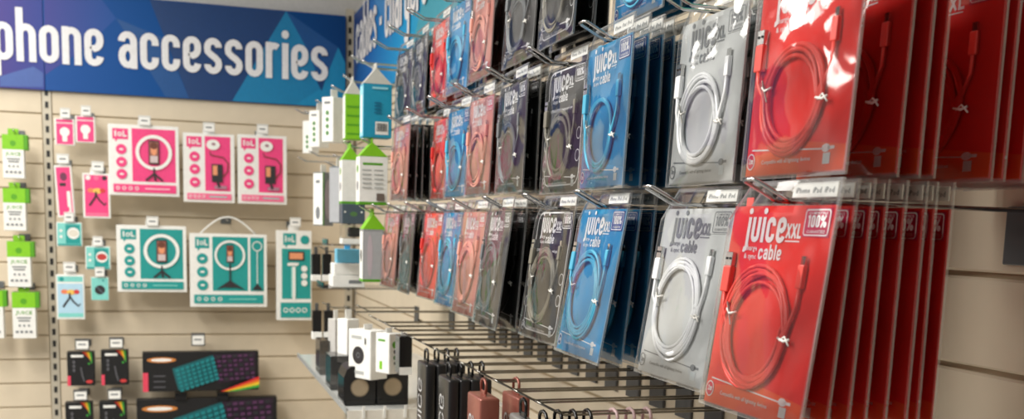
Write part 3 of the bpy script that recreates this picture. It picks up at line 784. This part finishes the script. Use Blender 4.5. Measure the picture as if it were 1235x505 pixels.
# black gaming accessory boxes and keyboards
RB = [M('rb%d' % i, c, .5) for i, c in enumerate(((210, 40, 40), (232, 120, 30), (236, 200, 40), (60, 160, 60)))]
PINKR = M('coral_print', (226, 70, 96), .5)
for i, (r, lab) in enumerate((((81, 424, 114, 465), 'small black gaming box beside the upright, upper row'), ((122, 422, 155, 464), 'small black gaming box beside the keyboard box, upper row'),
                              ((79, 485, 112, 530), 'small black gaming box beside the upright, lower row'), ((120, 484, 153, 530), 'small black gaming box beside the keyboard box, lower row'))):
    it = [('r', .15, .84, .6, .91, PAPER)] + [('p', [(.55 + .09 * k, 1), (.64 + .09 * k, 1), (.92, .75 - .03 * k), (.88, .75 - .03 * k)], RB[k]) for k in range(4)]
    it += [('r', 0, 0, .12, .3, PINKR), ('e', .8, .12, .12, .05, M('crimson_print', (206, 60, 60), .5)), ('l', [(.5, .55), (.55, .3), (.62, .12)], .05, M('graphite_print', (90, 90, 96), .5)), ('d', .8, .65, .04, RB[3])]
    it += [('e', .25, v, .05, .05, M('graphite_print', (90, 90, 96), .5)) for v in (.7, .58, .46)]
    wall_box('gaming_box', lab, 'box', r, 0.15, 0.05, it, body=BLACKM, group='small black gaming boxes', tab=False)
    peg_hook((r[0] + r[2]) / 2 + 2, r[1] - 6, 0.17, 'black peg hook above the ' + lab, tw=0.058, th=0.05, black=True)
KEYT = M('teal_keys', (22, 130, 136), .5); KEYP = M('plum_keys', (84, 44, 84), .5); KEYD = M('dark_keys', (40, 42, 46), .5)
for r, lab in (((172, 424, 312, 471), 'black keyboard box with teal and purple keys, upper one'), ((165, 480, 334, 536), 'black keyboard box with teal and purple keys, lower one')):
    it = [('e', .16, .80, .125, .07, M('amber_print', (206, 130, 60), .5)), ('e', .16, .80, .09, .04, PAPER), ('r', 0, 0, .045, .48, PINKR)]
    it += [('r', .09, v, .19, v + .03, M('graphite_print', (90, 90, 96), .5)) for v in (.38, .24, .1)]
    it += [('p', [(.25, .58), (.60, .92), (.64, .28), (.30, .02)], M('teal_glow', (16, 96, 102), .5)), ('p', [(.60, .92), (.97, .98), (.97, .3), (.64, .18)], M('plum_board', (44, 26, 46), .5))]
    for a in range(8):
        for c in range(6):
            u = .275 + .043 * a + .008 * c; v = .55 + .042 * a - .10 * c
            if v > .03: it.append(('p', [(u, v), (u + .03, v + .03), (u + .036, v - .04), (u + .006, v - .07)], KEYT))
    for a in range(7):
        for c in range(6):
            u = .63 + .047 * a + .004 * c; v = .9 + .008 * a - .115 * c
            if u < .94 and v > .3: it.append(('p', [(u, v), (u + .03, v + .01), (u + .032, v - .05), (u + .002, v - .06)], KEYP if (a + c) % 3 else KEYD))
    it += [('p', [(.66 + .02 * k, 0), (.74 + .02 * k, 0), (1, .30 - .07 * k), (1, .37 - .07 * k)], RB[k]) for k in range(4)]
    wall_box('keyboard_box', lab, 'box', r, 0.15, 0.05, it, body=BLACKM, group='keyboard boxes', tab=False)
peg_hook(239, 412, 0.10, 'black peg hook with white ticket above the upper keyboard box', tw=0.06, th=0.06, black=True)
for i, px in enumerate((218, 268)):
    p = at_y(px, 473, -0.10)
    t = thing('shelf_bracket', f'black bracket under the upper keyboard box, {["teal", "purple"][i]} key side', 'bracket', (p.x, -0.001, p.z), 0, 'keyboard box brackets')
    MB().bbox((0, -0.08, 0.0), (0.05, 0.16, 0.012), BLACK, 0.001).build('arm', t)
    MB().bbox((0, -0.157, -0.012), (0.05, 0.006, 0.03), BLACK, 0.001).build('front_lip', t)

# ------------------------------------------------------------------ far goods on the side wall
def placed(px, py, t): return at_y(px, py, CAM.y + t)
def span(px, pyt, pyb, t): a = placed(px, pyt, t); b_ = placed(px, pyb, t); return a.x, b_.z, a.z - b_.z
def carton(label, px, pyt, pyb, t, wx, wy, body, gable, front_items, side_items, base=None, group='gable top cartons'):
    x, z0, h = span(px, pyt, pyb, t)
    c = thing('gable_carton', label, 'carton', (x, CAM.y + t + wy / 2, z0), 0, group)
    hb = h * 0.74
    b = MB(); b.bbox((0, 0, hb / 2), (wx, wy, hb), body, 0.001); b.build('body', c)
    a, d = wx / 2, wy / 2; hr = h * 0.22
    g = MB(); P = [(-a, -d, hb), (a, -d, hb), (a, d, hb), (-a, d, hb), (-a * .1, -d, hb + hr), (-a * .1, d, hb + hr)]
    for q in ((0, 1, 4), (1, 2, 5, 4), (2, 3, 5), (3, 0, 4, 5)): g.face([P[i] for i in q], gable)
    g.build('gable_top', c)
    MB().bbox((-a * .1, 0, hb + hr + h * 0.03), (0.004, wy * 0.9, h * 0.075), gable, 0.001).build('fin', c)
    if base: MB().bbox((0, 0, 0.004), (wx + .001, wy + .001, 0.008), base, 0.0005).build('base_band', c)
    put_art(c, wx, hb, front_items, 'side_print', off=(-a, -d, 0))
    put_art(c, wy, hb, side_items, 'front_print', rz=-math.pi / 2, off=(-a, d, 0))
    return c
CYAN = M('cyan_card', (22, 148, 184), .5); CYANP = M('cyan_pale', (150, 214, 228), .5)
barcode = [('r', .42, .06, .88, .30, WHITE)] + [('r', .47 + .045 * k, .12, .47 + .045 * k + .02 + .01 * (k % 2), .27, INKK) for k in range(8)]
GABW = M('gable_white', (206, 204, 196), .5)
carton('cyan gable top carton with white barcode panel', 456, 78, 166, 2.78, .076, .055, CYAN, GABW, barcode + [('r', .3, .9, .85, .94, CYANP)] + [('r', .38, .45 + .06 * k, .62, .48 + .06 * k, M('deep_cyan', (10, 104, 140), .5)) for k in range(4)], [('r', .05, .03, .95, .97, CYANP), ('r', .3, .1, .7, .8, WHITE)])
carton('lime gable top carton with pale roof beside the cyan carton', 427, 94, 168, 3.12, .05, .05, LIME, GABW, [('r', .1, .1 + .2 * k, .9, .14 + .2 * k, LIMED) for k in range(4)], [('r', .05, .03, .95, .97, WHITE)])
text_it = [('r', .12, .82, .82, .87, LIMED)] + [('r', .1 + .42 * (k % 2), .70 - .09 * (k // 2), .42 + .42 * (k % 2), .73 - .09 * (k // 2), M('pale_grey_print', (176, 178, 176), .5)) for k in range(10)] + [('r', .6, .08, .88, .24, M('taupe_print', (108, 96, 88), .5))]
fr_it = [('e', .5, .4, .25, .1, INKG), ('d', .5, .75, .2, LIMED)]
carton('white carton with lime gable roof and grey text, below the cyan carton', 451, 168, 247, 2.78, .076, .055, WHITE, LIME, text_it, fr_it, LIMED)
carton('white carton with lime gable roof, behind the grey text carton', 424, 174, 246, 3.12, .056, .055, WHITE, LIME, [], fr_it, LIMED)
carton('grey windowed carton with lime gable roof, lowest of the lime cartons', 452, 254, 340, 2.80, .062, .055, M('grey_window_card', (150, 152, 154), .4), LIME, [('r', .05, .04, .95, .96, M('silver_print', (172, 174, 178), .35)), ('e', .3, .5, .12, .4, M('lilac_print', (190, 178, 186), .4))], [('r', .05, .04, .95, .96, WHITE), ('e', .5, .5, .2, .12, INKK)], LIMED)
def slim_box(name, label, px, pyt, pyb, t, wx, wy, rot, mats, items=(), side=(), cat='box', group=None, tab=True, hook=None, hz=None, kit=None):
    x, z0, h = span(px, pyt, pyb, t)
    if hook: hz = z0 + h + 0.02; right_hook(t, hz, hook, kit or HK_CH)
    if 'smoked' in label: z0 = Zs
    c = thing(name, label, cat, (x, CAM.y + t, z0), rot, group)
    MB().bbox((0, 0, h / 2), (wx, wy, h), mats, 0.0015).build('box', c)
    if tab or hz:
        th2 = 0.026 if hz is None else hz + 0.007 - z0 - h
        MB().bbox((0, 0, h + th2 / 2 - 0.001), (min(.03, wx * .5), 0.003, th2), PAPER, 0.001).build('hang_tab', c)
    if items: put_art(c, wx, h, list(items), 'side_print', off=(-wx / 2, -wy / 2, 0))
    if side: put_art(c, wy, h, list(side), 'front_print', rz=-math.pi / 2, off=(-wx / 2, wy / 2, 0))
    return c, h
dots4 = [('d', .5, .2 + .15 * k, .14, M('sage_print', (92, 140, 84), .5)) for k in range(4)] + [('r', .25, .85, .75, .9, INKG)]
R45 = math.radians(38)
slim_box('charger_box', 'white charger box with four green dots, closest to the lime carton', 403, 118, 172, 3.40, .06, .05, R45, WHITE, (), dots4, group='white charger boxes', hook='chrome hook holding the green dotted charger box')
slim_box('charger_box', 'white charger box between two others under the fascia sign', 385, 134, 178, 3.80, .05, .05, R45, WHITE, (), dots4, group='white charger boxes', hook='chrome hook holding the middle charger box')
slim_box('charger_box', 'white charger box closest to the back wall', 375, 146, 185, 4.15, .04, .05, R45, WHITE, (), dots4[:3], group='white charger boxes', hook='chrome hook holding the last charger box')
oval = [('e', .5, .5, .34, .38, M('lilac_grey', (150, 142, 154), .4)), ('r', 0, 0, .1, 1, LIMED)]
slate = M('slate_card', (112, 118, 124), .45)
slim_box('earphone_box', 'slim box with grey oval and lime edge, next to the teal selfie stick box', 390, 208, 272, 3.55, .05, .045, R45, slate, oval, [('r', .03, .02, .97, .98, WHITE), ('e', .5, .24, .22, .12, INKG), ('r', .3, .8, .7, .85, INKG)], group='slim oval boxes', hook='chrome hook holding the slim oval box')
slim_box('earphone_box', 'slim dark grey box between the oval box and the lime cartons', 408, 201, 269, 3.35, .034, .045, R45, slate, oval[:1], [('r', .03, .02, .97, .98, M('silver_print', (172, 174, 178), .35))], group='slim oval boxes', hook='chrome hook holding the slim dark grey box')
slim_box('adapter_box', 'dark slate box under the white lime roofed cartons', 425, 246, 270, 3.05, .066, .05, 0, M('dark_slate', (70, 84, 96), .4), [('e', .5, .5, .16, .12, M('moss_print', (80, 120, 70), .5)), ('d', .12, .6, .04, PAPER), ('d', .85, .6, .04, PAPER)], tab=False)
c, h = slim_box('clamshell_pack', 'clear clamshell with black item and white base, under the slate box', 425, 271, 294, 3.05, .066, .045, 0, ACRYL, tab=False)
MB().bbox((.004, -.004, h * .62), (.036, .03, h * .5), BLACK, .006, 2).build('black_item', c)
MB().bbox((0, 0, h * .14), (.068, .047, h * .3), WHITE, .002).build('base', c)
for k, (px, lab) in enumerate(((381, 'black earphone pack with white foot, nearer the teal box, upper pair'), (394, 'black earphone pack with white foot, nearer the blue labelled boxes, upper pair'))):
    c, h = slim_box('earphone_pack', lab, px, 306, 338, 3.70, .030, .03, 0, BLACK, tab=False, group='black earphone packs'); MB().bbox((0, -.002, h * .1), (.034, .034, h * .24), WHITE, .002).build('foot', c)
    MB().bbox((0, 0, h + .012), (.012, .004, .026), PLATED, .001).build('hang_tab', c)
for k, (px, lab) in enumerate(((382, 'black earphone pack with white foot, nearer the teal box, lower pair'), (396, 'black earphone pack with white foot, nearer the white boxes, lower pair'))):
    c, h = slim_box('earphone_pack', lab, px, 374, 408, 3.60, .030, .03, 0, BLACK, tab=False, group='black earphone packs'); MB().bbox((0, -.002, h * .12), (.034, .034, h * .26), WHITE, .002).build('foot', c)
    MB().bbox((0, 0, h + .012), (.012, .004, .026), PLATED, .001).build('hang_tab', c)
slim_box('cable_carton', 'flat white carton at the bottom of the pile with blue topped pack', 418, 331, 345, 3.15, .096, .09, 0, WHITE, [('r', .5, .3, .9, .6, INKG)], tab=False)
slim_box('cable_carton', 'flat white carton lying on another in the pile', 418, 317, 330.5, 3.15, .086, .08, 0, WHITE, [('r', .1, .2, .3, .5, PAPER)], tab=False)
c, h = slim_box('blister_pack', 'light blue and clear blister pack on the white cartons', 419, 300, 316.6, 3.15, .07, .05, 0, M('aqua_card', (110, 190, 222), .4), tab=False); MB().bbox((-.002, -.01, h + .010), (.018, .006, .028), M('aqua_tab', (70, 160, 210), .4), .002).build('hang_tab', c)
# low display: speakers on an acrylic shelf
Zs = placed(455, 489, 2.55).z
xs0, xs1 = placed(415, 489, 2.55).x, -0.004
sh = thing('display_shelf', 'clear acrylic shelf carrying the black speaker boxes', 'shelf', (0, CAM.y + 2.5, Zs), 0)
MB().box(((xs0 + xs1) / 2, 0.55, -0.006), (xs1 - xs0, 1.1, 0.01), M('shelf_acrylic_pale', (206, 208, 206), .15)).build('shelf_board', sh)
MB().box((xs0 - .002, 0.55, -0.002), (0.004, 1.1, 0.014), M('lip_acrylic', (176, 178, 176), .2)).build('side_lip', sh)
MB().box(((xs0 + xs1) / 2, -0.002, -0.026), (xs1 - xs0, 0.004, 0.05), M('shelf_edge', (228, 224, 214), .5)).build('front_strip', sh)
for k in range(3):
    MB().box((xs0 + .04 + .052 * k, -0.006, -0.006), (0.006, 0.004, 0.03), WHITE).build('strip_clip', sh)
DISC = M('champagne_disc', (186, 170, 146), .35, .6)
def speaker_box(label, px, t, wx, ph=442):
    x, z0, h = span(px, ph, 489, t); z0 = Zs
    c = thing('speaker_box', label, 'speaker box', (x, CAM.y + t, z0), 0, 'black boxed speakers')
    b = MB(); a = wx / 2; d = .1
    prof = [(-a, 0), (a, 0), (a, h * .72), (a * .8, h * .92), (a * .5, h), (-a * .5, h), (-a * .8, h * .92), (-a, h * .72)]
    b.face([(p, 0, q) for p, q in prof], BLACKM); b.face([(p, d, q) for p, q in prof][::-1], BLACKM)
    for i in range(8):
        j = (i + 1) % 8; b.face([(prof[i][0], 0, prof[i][1]), (prof[i][0], d, prof[i][1]), (prof[j][0], d, prof[j][1]), (prof[j][0], 0, prof[j][1])], SMOKE if i in (6, 7) else BLACKM)
    b.build('case', c)
    e = MB(); e.disc(0, h * .46, .021, .021, -.001, DISC, 24); e.ring(0, h * .46, .022, .022, .003, -.0014, M('disc_rim', (140, 128, 110), .3, .6), 24); e.build('speaker_disc', c)
    f = MB(); f.rect(-a * .9, .004, a * .9, h * .14, -.001, BLACK); f.build('lower_band', c)
speaker_box('black speaker box with pale round disc beneath the white circle box', 434, 2.56, .080)
speaker_box('black speaker box with pale round disc beside the hanging black cases', 474, 2.56, .080)
c, h = slim_box('speaker_box', 'smoked clear speaker cover behind the pale disc boxes', 412, 442, 482, 2.86, .075, .1, 0, SMOKE, tab=False, cat='speaker box', group='black boxed speakers')
c, h = slim_box('speaker_box', 'smoked clear speaker cover closest to the back wall', 400, 436, 476, 3.15, .085, .1, 0, SMOKE, tab=False, cat='speaker box', group='black boxed speakers')
# white boxes hung over the speakers
circ = [('d', .45, .48, .26, DARKP), ('o', .45, .48, .07, .02, INKG), ('r', .15, .82, .6, .88, M('pale_grey_print', (176, 178, 176), .5)), ('r', .2, .1, .7, .16, M('pale_grey_print', (176, 178, 176), .5)), ('r', .75, .72, .8, .85, INKK)]
slim_box('speaker_carton', 'white box with black speaker circle above the speakers', 444, 397, 455, 2.56, .055, .085, math.radians(30), WHITE, (), circ, hz=EYE - 0.256)
slim_box('earbud_carton', 'white box with green dot beside the speaker circle box', 469, 401, 449, 2.4575, .04, .05, math.radians(30), WHITE, [('d', .45, .72, .22, LIMED), ('d', .45, .55, .12, INKK), ('d', .45, .4, .14, M('moss_print', (80, 120, 70), .5)), ('d', .45, .26, .1, INKK)], [('r', .3, .1, .5, .3, LIME), ('r', .2, .8, .7, .85, LIMED)], hz=EYE - 0.256)
slim_box('plain_carton', 'plain white box left of the speaker circle box', 420, 384, 437, 2.87, .04, .05, math.radians(25), WHITE, hook='steel hook holding the plain white box', kit=HK_ST)
slim_box('plain_carton', 'small grey and white box hung behind the plain white box', 405, 384, 424, 3.1, .03, .04, math.radians(25), M('pale_grey_card', (190, 188, 184), .5), hook='steel hook holding the small grey and white box', kit=HK_ST)
slim_box('case_pack', 'black pack with white lower tag next to the hanging black cases', 487, 404, 450, 2.355, .03, .05, 0, BLACK, [('r', 0, 0, 1, .2, WHITE)], hz=EYE - 0.256)

# ------------------------------------------------------------------ low rows of bare hooks
LOWZ = EYE - 0.256
tl = 1.33; k = 0
NTH = ['first', 'second', 'third', 'fourth', 'fifth', 'sixth', 'seventh', 'eighth', 'ninth', 'tenth', 'eleventh', 'twelfth', 'thirteenth', 'fourteenth', 'fifteenth']
LOWT = []
while tl < 2.75:
    right_hook(tl, LOWZ, f'steel double wire hook in the lowest row, {NTH[k]} away from the near end', HK_ST, 'low steel hooks'); LOWT.append(tl)
    tl += 0.1025; k += 1
for i, (t_, z_, lab) in enumerate(((2.81, .405, 'chrome hook holding the cyan carton'), (3.145, .41, 'chrome hook holding the lime carton'),
        (4.5, .445, 'bare chrome hook under the fascia by the corner'), (3.0, .445, 'bare chrome hook under the fascia beside the cyan carton'),
        (2.81, .203, 'chrome hook holding the white lime roofed carton'), (3.145, .22, 'chrome hook holding the hidden lime roofed carton'),
        (4.0, .243, 'bare chrome hook in the second row near the corner'), (4.4, .243, 'bare chrome hook in the second row closest to the corner'),
        (2.83, .025, 'chrome hook holding the grey windowed carton'), (3.70, -.105, 'chrome hook over the upper earphone packs'), (3.6, -.295, 'steel hook over the lower earphone packs'))):
    right_hook(t_, EYE + z_, lab, HK_CH if z_ > 0 else HK_ST)
def clear_shelf(label, z, t0, t1, lat):
    o = thing('clear_shelf', label, 'shelf', (0, CAM.y + t0, z))
    x0 = CAM.x + lat
    MB().bbox((x0 / 2 - .001, (t1 - t0) / 2, -.003), (-x0 - .002, t1 - t0, .005), ACRYL, .001).build('board', o)
    MB().bbox((x0 + .002, (t1 - t0) / 2, .006), (.003, t1 - t0, .016), ACRYL, .0005).build('lip', o)
clear_shelf('clear acrylic shelf under the flat white cartons', placed(418, 345, 3.15).z, 3.08, 3.24, .40)
clear_shelf('clear acrylic shelf under the black item clamshell', placed(425, 294, 3.05).z, 3.0, 3.11, .40)

# slim power packs hanging from the low hooks
ROSE = M('rose_gold_pack', (150, 90, 78), .32, .35); SILV = M('silver_pack', (150, 150, 148), .3, .5); DKP = M('charcoal_pack', (34, 33, 34), .3)
BLUSH = M('blush_plastic', (216, 184, 184), .4)
_case = {}
def case_kit(mat, tabm, thk):
    key = (mat.name, tabm.name, thk)
    if key in _case: return _case[key]
    b = MB(); b.bbox((0, 0, -0.104), (0.084, thk, 0.17), mat, 0.0035, 2)
    l = MB(); l.letters('juice', 0.008, -0.172, 0.034, -thk / 2 - 0.0006, M('pale_outline_ink', (196, 196, 196), .4), th=0.09, rot=math.pi / 2, width=0.12)
    tb = MB(); tb.bbox((0, 0, -0.016), (0.032, 0.0025, 0.010), tabm, 0.0008)
    tb.tube([(-.014, 0, -.015), (-.015, 0, .0), (-.010, 0, .006), (0, 0, .0085), (.010, 0, .006), (.015, 0, .0), (.014, 0, -.015)], 0.0026, tabm, 6)
    _case[key] = (('case', b.mesh('case', True)), ('lettering', l.mesh('lettering')), ('hanger', tb.mesh('hanger', True)))
    return _case[key]
def power_pack(mat, tabm, t, lateral, label, dz=0.0, thk=0.0195):
    r = thing('power_pack', label, 'power pack', (CAM.x + lateral, CAM.y + t, LOWZ + dz - 0.004), -math.pi / 2 + random.uniform(-.04, .04), 'slim packs on the low hooks')
    for nm, me in case_kit(mat, tabm, thk): ob(nm, me, r)
def tk(i): return LOWT[i]
for i in range(4): power_pack(DKP, BLACK, tk(7), .475 + i * .021, f'{ORD[i]} charcoal slim pack on the low hook next to the speakers')
for i in range(4): power_pack(DKP, BLACK, tk(5), .470 + i * .021, f'{ORD[i]} charcoal slim pack on the low hook beside the rose gold packs')
for i, l_ in enumerate((.478, .535)): power_pack(ROSE, ROSE, tk(3), l_, f'{ORD[i]} rose gold slim pack on the low hook', thk=.034 if i == 0 else .022)
power_pack(SILV, BLACK, tk(1), .480, 'single silver slim pack on the low hook beyond the rose gold ones')
for i in range(4): power_pack(DKP, BLACK, tk(0), .475 + i * .022, f'{ORD[i]} black slim pack on the nearest low hook, only its top showing')
for i in range(3): power_pack(M('blush_pack', (196, 150, 150), .35), BLUSH, tk(0), .580 + i * .026, f'{ORD[i]} blush pink slim pack on the nearest low hook')
